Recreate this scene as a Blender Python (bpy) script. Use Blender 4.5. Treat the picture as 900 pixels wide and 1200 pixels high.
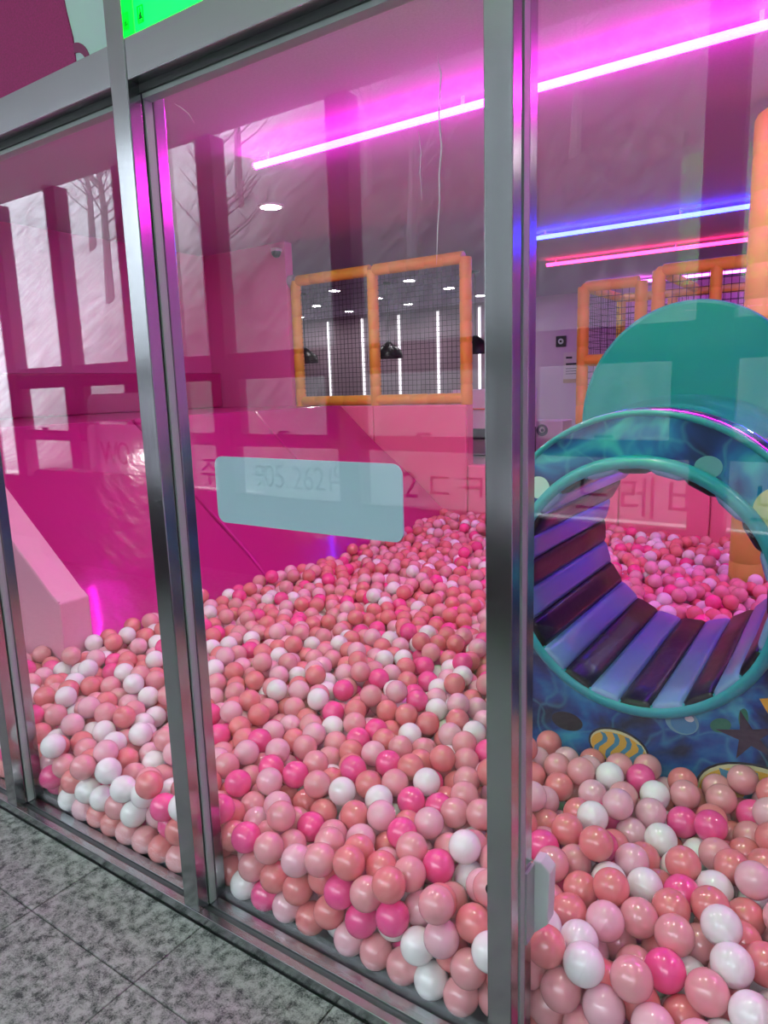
import bpy, bmesh, math, random
import numpy as np
from mathutils import Vector, Matrix

random.seed(7)
for o in list(bpy.data.objects): bpy.data.objects.remove(o)
scn = bpy.context.scene
COL = scn.collection
PI = math.pi

# ------------------------------------------------------------------ camera
H = 1.35                      # eye height
F = 821.0                     # focal length in pixels of a 900x1200 frame
def _n(v): return v / np.linalg.norm(v)
_X = -_n(np.array([-770 - 450, -(490 - 600), -F]))
_Z = -_n(np.array([590 - 450, -(5188 - 600), -F]))
_X = _n(_X - _Z * _X.dot(_Z)); _Y = np.cross(_Z, _X)
RW = np.array([_X, _Y, _Z])
cam = bpy.data.cameras.new('camera'); camo = bpy.data.objects.new('camera', cam); COL.objects.link(camo)
cam.sensor_fit = 'VERTICAL'; cam.sensor_height = 36.0; cam.sensor_width = 27.0
cam.lens = 36.0 * F / 1200.0
cam.clip_start = 0.02; cam.clip_end = 200
M4 = Matrix.Identity(4)
for i in range(3):
    for j in range(3): M4[i][j] = RW[i][j]
M4[2][3] = H
camo.matrix_world = M4
scn.camera = camo

# ------------------------------------------------------------------ sky, exposure
SKY = 6.4
world = bpy.data.worlds.new('overcast_sky'); scn.world = world; world.use_nodes = True
wn = world.node_tree.nodes; wl = world.node_tree.links
bgn = wn['Background']; bgn.inputs['Color'].default_value = (0.84, 0.93, 1.0, 1); bgn.inputs['Strength'].default_value = SKY
scn.view_settings.view_transform = 'Standard'
scn.view_settings.look = 'None'
scn.view_settings.exposure = 0.14
scn.view_settings.gamma = 1.0
scn.view_settings.use_curve_mapping = False
# strengths of the place's own lamps, the added downlights and the tunnel fill
L_MAG, L_BLUE, L_RED, L_PINK2 = 54.0, 30.0, 10.0, 10.0
L_DOWN, L_GREEN, L_TUBE, L_TUNNEL_FILL = 140.0, 9.0, 1.3, 26.0

# ------------------------------------------------------------------ materials
MATS = {}
def mat(name, color=(.5, .5, .5), rough=.5, metal=0, emit=None, estr=0, coat=0, spec=.5, bump=None, vary=None, sheen=0):
    m = bpy.data.materials.new(name); m.use_nodes = True
    nt = m.node_tree; b = nt.nodes['Principled BSDF']
    b.inputs['Base Color'].default_value = (*color, 1)
    b.inputs['Roughness'].default_value = rough
    b.inputs['Metallic'].default_value = metal
    b.inputs['Specular IOR Level'].default_value = spec
    b.inputs['Coat Weight'].default_value = coat
    b.inputs['Coat Roughness'].default_value = .06
    if emit:
        b.inputs['Emission Color'].default_value = (*emit, 1); b.inputs['Emission Strength'].default_value = estr
    if vary:       # (scale, colour2, amount, detail)
        sc, c2, amt, det = vary
        tc = nt.nodes.new('ShaderNodeTexCoord'); nz = nt.nodes.new('ShaderNodeTexNoise')
        nz.inputs['Scale'].default_value = sc; nz.inputs['Detail'].default_value = det
        cr = nt.nodes.new('ShaderNodeValToRGB')
        cr.color_ramp.elements[0].position = .5 - amt / 2; cr.color_ramp.elements[0].color = (*color, 1)
        cr.color_ramp.elements[1].position = .5 + amt / 2; cr.color_ramp.elements[1].color = (*c2, 1)
        nt.links.new(tc.outputs['Object'], nz.inputs['Vector'])
        nt.links.new(nz.outputs['Fac'], cr.inputs['Fac']); nt.links.new(cr.outputs['Color'], b.inputs['Base Color'])
    if bump:       # (scale, strength, distance, stretch)
        sc, st, ds, sv = bump
        tc = nt.nodes.new('ShaderNodeTexCoord'); mp = nt.nodes.new('ShaderNodeMapping')
        mp.inputs['Scale'].default_value = sv
        nz = nt.nodes.new('ShaderNodeTexNoise'); nz.inputs['Scale'].default_value = sc; nz.inputs['Detail'].default_value = 4
        bp = nt.nodes.new('ShaderNodeBump'); bp.inputs['Strength'].default_value = st; bp.inputs['Distance'].default_value = ds
        nt.links.new(tc.outputs['Object'], mp.inputs['Vector']); nt.links.new(mp.outputs['Vector'], nz.inputs['Vector'])
        nt.links.new(nz.outputs['Fac'], bp.inputs['Height']); nt.links.new(bp.outputs['Normal'], b.inputs['Normal'])
    MATS[name] = m
    return m

mat('steel', (.44, .455, .47), .17, 1.0, bump=(60, .06, .002, (1, 1, .03)))
mat('steel_sill', (.46, .47, .49), .26, 1.0, bump=(60, .06, .002, (.03, 1, 1)))
mat('gasket', (.045, .05, .05), .55)
mat('track_dark', (.10, .10, .11), .5, .6)
mat('grey_trim', (.34, .40, .38), .45)
mat('playroom_floor', (.10, .08, .10), .6)
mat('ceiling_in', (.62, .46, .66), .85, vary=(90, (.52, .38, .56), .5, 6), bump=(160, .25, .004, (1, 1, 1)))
mat('ceiling_out', (.85, .80, .82), .8)
mat('wall_lilac', (.74, .62, .78), .7)
mat('wall_mauve', (.38, .29, .335), .7)
mat('wall_pink', (.80, .16, .48), .6)
mat('wall_corr', (.34, .30, .34), .7)
mat('wall_dado', (.10, .07, .085), .6)
mat('frame_plum', (.10, .045, .075), .5)
mat('salmon_pad', (.86, .22, .36), .42, coat=.1, bump=(7, .15, .02, (1, 1, 1)))
mat('magenta_vinyl', (.50, .018, .21), .20, coat=.5, bump=(5, .22, .03, (1, 1.6, 1)))
mat('magenta_side', (.52, .02, .22), .35, bump=(6, .2, .02, (1, 1, 1)))
mat('pale_pink_pad', (.86, .40, .56), .42, bump=(9, .15, .02, (1, 1, 1)))
mat('yellow_foam', (.80, .55, .06), .45, bump=(30, .1, .01, (1, 1, 1)))
mat('yellow_foam_pale', (.64, .60, .09), .45)
mat('black_net', (.015, .015, .018), .7)
mat('black_metal', (.012, .012, .014), .35)
mat('white_paint', (.82, .82, .82), .5)
mat('white_panel', (.80, .76, .80), .35)
mat('teal_pad', (.0, .29, .38), .36, coat=.25, bump=(5, .25, .03, (1, 1, 1)))
mat('teal_roll', (.02, .36, .45), .34, coat=.3)
mat('strip_blue', (.22, .36, .66), .32, coat=.2, bump=(14, .25, .015, (1, .4, 1)))
mat('strip_black', (.010, .006, .014), .3, coat=.1, spec=.3, bump=(14, .3, .015, (1, .4, 1)))
mat('strip_plum', (.085, .035, .075), .3, coat=.2, bump=(14, .3, .015, (1, .4, 1)))
mat('orange_pad', (.85, .33, .07), .5)
mat('print_white', (.70, .80, .80), .5)
mat('print_yellow', (.82, .47, .06), .45)
mat('print_blue', (.07, .30, .52), .45)
mat('print_cream', (.75, .72, .42), .45)
mat('print_dark', (.022, .013, .03), .5)
mat('print_purple', (.05, .03, .065), .5)
mat('print_orange', (.72, .22, .06), .5)
mat('print_green', (.03, .22, .14), .5)
mat('print_bubble', (.16, .42, .50), .35)
mat('sticker', (.54, .79, .86), .5)
mat('scratch', (.9, .8, .9), .5)
mat('transom_pale', (.60, .72, .77), .5)
mat('transom_magenta', (.50, .012, .20), .6, vary=(260, (.34, .012, .13), .35, 3))
mat('transom_pinkline', (.32, .04, .16), .6)
mat('letter_dark', (.02, .01, .02), .6)
mat('hill', (.28, .28, .29), .95, vary=(4.5, (.56, .55, .57), .34, 10))
mat('ground_out', (.58, .57, .56), .9)
mat('bark', (.27, .26, .27), .9)
mat('twigs', (.36, .36, .37), .9)
mat('sign_lilac', (.85, .70, .85), .5)
mat('poster_paper', (.78, .74, .76), .6)
mat('poster_tan', (.60, .45, .30), .6)
mat('box_white', (.72, .58, .74), .45)
mat('eye_dark', (.06, .04, .12), .4)
mat('bracket', (.55, .66, .60), .4)
mat('counter_dark', (.03, .035, .045), .4)
mat('ball_salmon', (.80, .24, .235), .2, coat=.0, spec=1.0)
mat('ball_rose', (.80, .35, .37), .2, coat=.0, spec=1.0)
mat('ball_pale', (.85, .49, .55), .2, coat=.0, spec=1.0)
mat('ball_hot', (.95, .085, .32), .2, coat=.0, spec=1.0)
mat('ball_white', (.88, .90, .88), .2, coat=.0, spec=1.0)
mat('led_magenta', (.9, .5, .8), .5, emit=(1, .014, .76), estr=L_MAG)
mat('led_blue', (.5, .6, .9), .5, emit=(.015, .026, 1), estr=L_BLUE)
mat('led_red', (.9, .5, .6), .5, emit=(1, .022, .16), estr=L_RED)
mat('led_pink', (.9, .5, .8), .5, emit=(1, .11, .9), estr=L_PINK2)
mat('purple_fill', (.7, .5, .9), .5, emit=(.32, .04, 1), estr=L_TUNNEL_FILL)
mat('led_white', (.9, .9, .9), .5, emit=(1, .97, 1), estr=L_TUBE)
mat('lamp_lens', (.9, .9, .9), .5, emit=(1, .93, .90), estr=L_DOWN)
mat('lamp_lens_cafe', (.9, .9, .9), .5, emit=(1, .95, .97), estr=85.0)
mat('green_light', (.0, .5, .2), .5, emit=(.0, 1, .012), estr=L_GREEN)
mat('green_mark', (.0, .12, .05), .6)

m_ = MATS['sign_lilac']; n_ = m_.node_tree.nodes; tl_ = n_.new('ShaderNodeBsdfTranslucent'); tl_.inputs['Color'].default_value = (.85, .72, .85, 1)
ms_ = n_.new('ShaderNodeMixShader'); ms_.inputs[0].default_value = .6
m_.node_tree.links.new(n_['Principled BSDF'].outputs[0], ms_.inputs[1]); m_.node_tree.links.new(tl_.outputs[0], ms_.inputs[2]); m_.node_tree.links.new(ms_.outputs[0], n_['Material Output'].inputs['Surface'])
def nodes_of(m): return m.node_tree.nodes, m.node_tree.links, m.node_tree.nodes['Principled BSDF']

# flamed granite of the pavement
m = mat('granite', (.3, .3, .3), .62); N, L, B = nodes_of(m)
tc = N.new('ShaderNodeTexCoord'); n1 = N.new('ShaderNodeTexNoise'); n1.inputs['Scale'].default_value = 36; n1.inputs['Detail'].default_value = 6; n1.inputs['Roughness'].default_value = .65; n1.inputs['Distortion'].default_value = .25
n2 = N.new('ShaderNodeTexNoise'); n2.inputs['Scale'].default_value = 260; n2.inputs['Detail'].default_value = 3
mx = N.new('ShaderNodeMix'); mx.data_type = 'FLOAT'; mx.inputs[0].default_value = .3
cr = N.new('ShaderNodeValToRGB')
cr.color_ramp.elements[0].position = .40; cr.color_ramp.elements[0].color = (.025, .03, .03, 1)
cr.color_ramp.elements[1].position = .58; cr.color_ramp.elements[1].color = (.31, .31, .305, 1)
e = cr.color_ramp.elements.new(.47); e.color = (.15, .155, .15, 1)
bp = N.new('ShaderNodeBump'); bp.inputs['Strength'].default_value = .35; bp.inputs['Distance'].default_value = .004
L.new(tc.outputs['Object'], n1.inputs['Vector']); L.new(tc.outputs['Object'], n2.inputs['Vector'])
L.new(n1.outputs['Fac'], mx.inputs[2]); L.new(n2.outputs['Fac'], mx.inputs[3]); L.new(mx.outputs[0], cr.inputs['Fac'])
L.new(cr.outputs['Color'], B.inputs['Base Color']); L.new(mx.outputs[0], bp.inputs['Height']); L.new(bp.outputs['Normal'], B.inputs['Normal'])

# slope: mirrored brightness put into its colour, haze-bright one flank, dimmed the other
N, L, B = nodes_of(MATS['hill'])
tc = N.new('ShaderNodeTexCoord'); sx_ = N.new('ShaderNodeSeparateXYZ'); mr = N.new('ShaderNodeMapRange')
mr.inputs['From Min'].default_value = -19; mr.inputs['From Max'].default_value = -13; mr.inputs['To Min'].default_value = 1.75; mr.inputs['To Max'].default_value = .33
mp = N.new('ShaderNodeMapping'); mp.inputs['Scale'].default_value = (1, .3, .3)
hsv = N.new('ShaderNodeHueSaturation'); old = B.inputs['Base Color'].links[0].from_socket
nzn = [q for q in N if q.type == 'TEX_NOISE'][0]
L.new(tc.outputs['Object'], mp.inputs['Vector']); L.new(mp.outputs['Vector'], nzn.inputs['Vector'])
L.new(tc.outputs['Object'], sx_.inputs[0]); L.new(sx_.outputs['X'], mr.inputs['Value']); L.new(mr.outputs[0], hsv.inputs['Value']); L.new(old, hsv.inputs['Color']); L.new(hsv.outputs[0], B.inputs['Base Color'])

# printed sea picture on the tunnel
def sea(name, scale, rough, coat):
    m = mat(name, (.0, .1, .3), rough, coat=coat); N, L, B = nodes_of(m)
    tc = N.new('ShaderNodeTexCoord')
    mp = N.new('ShaderNodeMapping'); mp.inputs['Rotation'].default_value = (.2, .5, .3)
    nz = N.new('ShaderNodeTexNoise'); nz.inputs['Scale'].default_value = scale; nz.inputs['Detail'].default_value = 3; nz.inputs['Distortion'].default_value = 1.8
    c1 = N.new('ShaderNodeValToRGB'); r = c1.color_ramp
    r.elements[0].position = .36; r.elements[0].color = (.003, .012, .06, 1)
    r.elements[1].position = .68; r.elements[1].color = (.06, .55, .66, 1)
    e = r.elements.new(.48); e.color = (.003, .06, .30, 1)
    e = r.elements.new(.58); e.color = (.006, .20, .52, 1)
    w = N.new('ShaderNodeTexVoronoi'); w.feature = 'DISTANCE_TO_EDGE'; w.inputs['Scale'].default_value = scale * 2.0
    n3 = N.new('ShaderNodeTexNoise'); n3.inputs['Scale'].default_value = scale * 1.5
    vm = N.new('ShaderNodeVectorMath'); vm.operation = 'MULTIPLY_ADD'; vm.inputs[1].default_value = (.35, .35, .35)
    c2 = N.new('ShaderNodeValToRGB'); c2.color_ramp.elements[0].position = .0; c2.color_ramp.elements[0].color = (1, 1, 1, 1)
    c2.color_ramp.elements[1].position = .07; c2.color_ramp.elements[1].color = (0, 0, 0, 1)
    mul = N.new('ShaderNodeMath'); mul.operation = 'MULTIPLY'; mul.inputs[1].default_value = .22
    mm = N.new('ShaderNodeMix'); mm.data_type = 'RGBA'; mm.inputs[7].default_value = (.12, .60, .72, 1)
    L.new(tc.outputs['Object'], mp.inputs['Vector']); L.new(mp.outputs['Vector'], nz.inputs['Vector']); L.new(mp.outputs['Vector'], n3.inputs['Vector'])
    L.new(n3.outputs['Color'], vm.inputs[0]); L.new(mp.outputs['Vector'], vm.inputs[2]); L.new(vm.outputs[0], w.inputs['Vector'])
    L.new(nz.outputs['Fac'], c1.inputs['Fac']); L.new(w.outputs['Distance'], c2.inputs['Fac']); L.new(c2.outputs['Color'], mul.inputs[0])
    L.new(mul.outputs[0], mm.inputs[0]); L.new(c1.outputs['Color'], mm.inputs[6]); L.new(mm.outputs[2], B.inputs['Base Color'])
    return m
sea('sea_print', 3.2, .38, .2)
sea('sea_gloss', 4.2, .08, 1.0)

# window glass: transmits, and reflects more towards grazing view as glass does
def glass(name, tint):
    m = bpy.data.materials.new(name); m.use_nodes = True; N = m.node_tree.nodes; L = m.node_tree.links
    N.remove(N['Principled BSDF']); out = N['Material Output']
    tr = N.new('ShaderNodeBsdfTransparent'); tr.inputs['Color'].default_value = (*tint, 1)
    gl = N.new('ShaderNodeBsdfGlossy'); gl.inputs['Roughness'].default_value = .0; gl.inputs['Color'].default_value = (1, 1, 1, 1)
    lw = N.new('ShaderNodeLayerWeight'); lw.inputs['Blend'].default_value = .5
    p = N.new('ShaderNodeMath'); p.operation = 'POWER'; p.inputs[1].default_value = 5
    a = N.new('ShaderNodeMath'); a.operation = 'MULTIPLY_ADD'; a.inputs[1].default_value = .955; a.inputs[2].default_value = .045
    mx = N.new('ShaderNodeMixShader')
    L.new(lw.outputs['Facing'], p.inputs[0]); L.new(p.outputs[0], a.inputs[0]); L.new(a.outputs[0], mx.inputs['Fac'])
    L.new(tr.outputs[0], mx.inputs[1]); L.new(gl.outputs[0], mx.inputs[2]); L.new(mx.outputs[0], out.inputs['Surface'])
    MATS[name] = m
glass('pane_glass', (.985, .985, .99))
glass('window_glass', (.98, .99, .985))

# translucent film sticker
m = MATS['sticker']; N, L, B = nodes_of(m); B.inputs['Alpha'].default_value = .86

# ------------------------------------------------------------------ mesh helpers
class MB:
    def __init__(s): s.v = []; s.f = []
    def add(s, vs, fs):
        k = len(s.v); s.v += [tuple(p) for p in vs]; s.f += [tuple(i + k for i in f) for f in fs]; return s
    def box(s, x0, x1, y0, y1, z0, z1):
        vs = [(x, y, z) for z in (z0, z1) for y in (y0, y1) for x in (x0, x1)]
        return s.add(vs, [(0, 2, 3, 1), (4, 5, 7, 6), (0, 1, 5, 4), (2, 6, 7, 3), (0, 4, 6, 2), (1, 3, 7, 5)])
    def prism(s, poly, y0, y1):      # poly in XZ, extruded along Y
        n = len(poly); vs = [(x, y0, z) for x, z in poly] + [(x, y1, z) for x, z in poly]
        fs = [tuple(range(n)), tuple(range(2 * n - 1, n - 1, -1))]
        fs += [(i, i + n, (i + 1) % n + n, (i + 1) % n) for i in range(n)]
        return s.add(vs, fs)
    def path(s, pts, r, n=8, cap=True, squash=None):
        pts = [Vector(p) for p in pts]; k = len(s.v); rs = r if isinstance(r, (list, tuple)) else [r] * len(pts)
        up = None
        for i, p in enumerate(pts):
            t = (pts[min(i + 1, len(pts) - 1)] - pts[max(i - 1, 0)]).normalized()
            if up is None: up = Vector((0, 0, 1)) if abs(t.z) < .9 else Vector((0, 1, 0))
            a = t.cross(up).normalized(); b = a.cross(t).normalized(); up = b
            for j in range(n):
                q = p + (a * math.cos(2 * PI * j / n) + b * math.sin(2 * PI * j / n)) * rs[i]
                s.v.append(tuple(q))
        for i in range(len(pts) - 1):
            for j in range(n):
                s.f.append((k + i * n + j, k + i * n + (j + 1) % n, k + (i + 1) * n + (j + 1) % n, k + (i + 1) * n + j))
        if cap:
            s.f.append(tuple(k + j for j in range(n))[::-1]); s.f.append(tuple(k + (len(pts) - 1) * n + j for j in range(n)))
        return s
    def lathe(s, c, prof, axis='z', n=24, cap=True):   # prof: (radius, along)
        k = len(s.v); c = Vector(c)
        for r, h in prof:
            for j in range(n):
                a = 2 * PI * j / n
                if axis == 'z': p = c + Vector((r * math.cos(a), r * math.sin(a), h))
                elif axis == 'y': p = c + Vector((r * math.cos(a), h, r * math.sin(a)))
                else: p = c + Vector((h, r * math.cos(a), r * math.sin(a)))
                s.v.append(tuple(p))
        for i in range(len(prof) - 1):
            for j in range(n):
                s.f.append((k + i * n + j, k + i * n + (j + 1) % n, k + (i + 1) * n + (j + 1) % n, k + (i + 1) * n + j))
        if cap:
            s.f.append(tuple(k + j for j in range(n))[::-1]); s.f.append(tuple(k + (len(prof) - 1) * n + j for j in range(n)))
        return s
    def mesh(s, name, m):
        me = bpy.data.meshes.new(name); me.from_pydata(s.v, [], s.f)
        bm = bmesh.new(); bm.from_mesh(me); bmesh.ops.recalc_face_normals(bm, faces=bm.faces); bm.to_mesh(me); bm.free()
        me.materials.append(MATS[m]); return me
    def build(s, name, m, parent=None, smooth=False, bevel=0, seg=2):
        me = s.mesh(name, m); o = bpy.data.objects.new(name, me); COL.objects.link(o)
        if parent: o.parent = parent
        if smooth:
            for p in me.polygons: p.use_smooth = True
            if smooth != 'full':
                for e in me.edges: pass
                try: me.set_sharp_from_angle(angle=math.radians(50))
                except Exception: pass
        if bevel:
            b = o.modifiers.new('bevel', 'BEVEL'); b.width = bevel; b.segments = seg; b.limit_method = 'ANGLE'
        return o
def tag(o, label=None, cat=None, group=None, kind=None):
    if label: o['label'] = label
    if cat: o['category'] = cat
    if group: o['group'] = group
    if kind: o['kind'] = kind
    return o
def empty(name, loc=(0, 0, 0)):
    o = bpy.data.objects.new(name, None); COL.objects.link(o); o.empty_display_size = .05
    return o          # parts are modelled in world coordinates under it
def box(name, m, x0, x1, y0, y1, z0, z1, parent=None, bevel=0):
    return MB().box(x0, x1, y0, y1, z0, z1).build(name, m, parent, bevel=bevel)
def struct(o, label): return tag(o, label, kind='structure')
def text_mesh(name, body, size, m, parent, place, depth=.001):
    cu = bpy.data.curves.new(name, 'FONT'); cu.body = body; cu.size = size; cu.extrude = depth; cu.resolution_u = 3
    t = bpy.data.objects.new(name, cu); COL.objects.link(t)
    dg = bpy.context.evaluated_depsgraph_get(); me = bpy.data.meshes.new_from_object(t.evaluated_get(dg))
    bpy.data.objects.remove(t); me.name = name
    for v in me.vertices: v.co = Vector(place(v.co.x, v.co.y, v.co.z))
    me.materials.clear(); me.materials.append(MATS[m])
    o = bpy.data.objects.new(name, me); COL.objects.link(o); o.parent = parent
    return o

# ------------------------------------------------------------------ main dimensions
YF, YG, YB = 1.03, 1.08, 1.12          # front of the steel, glass, back of the steel
ZH0, ZH1 = 1.995, 2.075                # header
ZC, ZCO = 2.70, 3.05                   # play room ceiling, corridor ceiling
YW = 2 * YG - 3.6                      # window wall behind the viewer
YP = 5.15                              # pink partition at the back of the pit
YE = 11.1                              # far wall
XL, XR = -9.6, 2.6

# ------------------------------------------------------------------ the setting
fl = struct(box('floor', 'gasket', -7, XR, YW, YF + .1, -.06, -.012), 'grey flamed granite pavement outside the glass front')
tx = [-7.0] + [-1.745 + .4335 * k for k in range(-10, 11)]
ty = [YW, -.912, -.479, -.046, .387, .82, 1.026]
for i in range(len(tx) - 1):
    for j in range(len(ty) - 1):
        if tx[i + 1] < -3.6 or tx[i] > .6: continue
        MB().box(tx[i] + .0016, tx[i + 1] - .0016, ty[j] + .0016, ty[j + 1] - .0016, -.012, random.uniform(-.0006, .0006)).build('tile', 'granite', fl, bevel=.0015, seg=1)
box('floor_edge', 'granite', -7, -3.48, YW, 1.026, -.012, 0, fl)
box('floor_edge', 'granite', 1.29, XR, YW, 1.026, -.012, 0, fl)
struct(box('floor_playroom', 'playroom_floor', XL, XR, YF + .1, YE, -.06, 0), 'dark floor of the play room under the balls')
struct(box('ceiling', 'ceiling_in', XL, XR, YB, YE, ZC, ZC + .08), 'speckled ceiling of the play room tinted by the coloured strips')
struct(box('ceiling_corridor', 'ceiling_out', -7, XR, YW, YF + .12, ZCO, ZCO + .08), 'plain pale ceiling of the corridor before the glass')
w = struct(box('wall_back', 'wall_mauve', XL, -5.15, YE, YE + .1, 0, ZC), 'mauve far wall of the cafe with upright light tubes')
struct(box('wall_back_lilac', 'wall_lilac', -5.15, XR, YE, YE + .1, 0, ZC), 'lilac far wall behind the yellow climbing frame')
struct(box('wall_left', 'wall_mauve', XL - .1, XL, YP, YE, 0, ZC), 'left end wall of the cafe')
struct(box('wall_pit_left', 'wall_pink', -5.75, -5.65, YB, YP, 0, ZC), 'pink end wall behind the slide platform')
struct(box('wall_pit_back', 'wall_pink', -5.75, -4.56, YP, YP + .1, 0, ZC), 'pink wall left of the netted opening')
struct(box('wall_cafe_side', 'wall_mauve', XL, -5.75, YP, YP + .1, 0, ZC), 'mauve return wall hidden behind the pit')
struct(box('wall_right', 'wall_lilac', XR, XR + .1, YW, YE, 0, ZCO), 'right end wall')
struct(box('wall_corridor_left', 'wall_corr', -7.1, -7, YW, YF + .1, 0, ZCO), 'left end wall of the corridor')
struct(box('wall_front_left', 'wall_corr', -7, -3.98, YF, YB, 0, ZCO), 'plain wall left of the glass front')
struct(box('wall_bulkhead', 'wall_corr', -3.98, XR, YB - .02, YB + .02, ZC - .02, ZCO), 'bulkhead closing the play room above the glass front')

# pink partition with its padded panels (a low wall right of the step)
pt = struct(box('wall_partition', 'salmon_pad', -4.56, -2.69, YP + .03, YP + .12, 0, 1.185), 'salmon pink padded partition under the yellow net frame')
seams = [-4.56, -3.62, -2.69]
for i in range(2):
    box('panel', 'salmon_pad', seams[i] + .003, seams[i + 1] - .003, YP, YP + .03, .02, 1.185, pt, bevel=.012)
lp = struct(box('wall_partition_low', 'salmon_pad', -2.69, XR, YP + .03, YP + .12, 0, .69), 'low salmon pink padded wall at the back of the pit')
xs = [-2.685 + .62 * k for k in range(9)]
for i in range(8):
    if xs[i + 1] < XR: box('panel', 'salmon_pad', xs[i] + .003, xs[i + 1] - .003, YP, YP + .03, .02, .69, lp, bevel=.012)

# ------------------------------------------------------------------ window wall of the corridor (seen in the glass)
cols = [-8.4, -7.5, -6.62, -5.71, -4.79, -3.85, -2.71, -1.645, -.594, .46, 1.5]
cw = .16
T1 = (1.50, 1.61); T0 = (.96, 1.02); ZB = .61
wr = struct(box('wall_rear', 'wall_dado', -7, XR, YW - .08, YW, 0, ZB), 'dark dado of the window wall behind the viewer')
wi = 0
for i in range(len(cols)):
    if cols[i] < -7: continue
    box('mullion', 'frame_plum', cols[i] - cw / 2, cols[i] + cw / 2, YW - .09, YW + .03, ZB, ZCO, wr)
    x0 = cols[i] + cw / 2; x1 = (cols[i + 1] - cw / 2) if i + 1 < len(cols) else XR
    if i + 1 >= len(cols): continue
    wi += 1
    wo = struct(empty('window_%d' % wi), 'corridor window of the wall behind the viewer')
    for z0, z1 in (T1, T0): box('transom', 'frame_plum', x0, x1, YW - .07, YW + .01, z0, z1, wo)
    for z0, z1 in ((T1[1], ZCO), (T0[1], T1[0]), (ZB, T0[0])):
        box('pane', 'window_glass', x0, x1, YW - .045, YW - .039, z0, z1, wo)
    sx = .10 if i % 2 else .02
    fr = MB()
    fr.box(x0, x0 + sx, YW - .06, YW + .015, T0[1], T1[0]); fr.box(x1 - sx, x1, YW - .06, YW + .015, T0[1], T1[0])
    fr.box(x0 + sx, x1 - sx, YW - .06, YW + .015, T1[0] - .07, T1[0]); fr.box(x0 + sx, x1 - sx, YW - .06, YW + .015, T0[1], T0[1] + .03)
    fr.build('sash', 'frame_plum', wo)
    hd = MB().path([((x0 + x1) / 2, YW + .015, T0[1] + .02), ((x0 + x1) / 2, YW + .05, T0[1] + .05), ((x0 + x1) / 2 + .09, YW + .05, T0[1] + .05)], .011, 6)
    hd.build('handle', 'frame_plum', wo)
struct(box('wall_rear_end', 'wall_corr', XR - .9, XR, YW - .09, YW, ZB, ZCO), 'plain end of the window wall')

# lettering stuck on the outside of the low window row
let = empty('window_lettering'); tag(let, 'dark lettering on the low windows mirrored in the glass front', 'lettering')
def place_letters(x0, z0, sx):
    return lambda x, y, z: (x0 + x * sx, YW - .052 + z, z0 + y)
for tx_, x_, w_ in (('주', -4.22, 1.0), ('905.2621', -3.64, .93), ('우', -2.93, .8), ('2', -2.36, 1.0), ('ㄷ', -2.2, 1.0), ('ㅋ', -1.98, 1.0), ('느', -1.26, .95), ('레', -1.03, .95), ('비', -.80, .95), ('노', -.42, .95), ('래', -.18, .95)):
    for c_, ch in enumerate(tx_):
        text_mesh('letter', ch, .235, 'letter_dark', let, place_letters(x_ + (c_ * .098 - (.03 if c_ > 3 else 0) if len(tx_) > 1 else 0), .665, w_))
# traffic-like board mirrored in the left pane
sb = empty('slow_sign'); tag(sb, 'rounded board lettered SLOW standing by the corridor windows', 'sign')
ys = 2 * YG - 3.3
def rrect(x0, x1, z0, z1, r, n=5):
    pts = []
    for cx, cz, a0 in ((x1 - r, z1 - r, 0), (x0 + r, z1 - r, 90), (x0 + r, z0 + r, 180), (x1 - r, z0 + r, 270)):
        for k in range(n + 1):
            a = math.radians(a0 + 90 * k / n); pts.append((cx + r * math.cos(a), cz + r * math.sin(a)))
    return pts
MB().prism(rrect(-5.02, -4.20, .74, 1.13, .06), ys + .044, ys + .05).build('board', 'sign_lilac', sb)
MB().prism(rrect(-4.98, -4.25, 1.15, 1.36, .09), ys + .044, ys + .05).build('header_board', 'sign_lilac', sb)
MB().prism(rrect(-5.75, -3.9, .0, .76, .1), ys - .02, ys + .12).build('base_box', 'wall_dado', sb)
for c_, ch in enumerate('SLOW'):
    text_mesh('letter', ch, .25, 'letter_dark', sb, lambda x, y, z: (-4.20 - c_ * .15 - x * .82, ys + .052 + z, .83 + y))

for x_ in (-4.9, -4.33): box('rod', 'frame_plum', x_ - .012, x_ + .012, ys + .02, ys + .044, .7, 1.3, sb)
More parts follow.
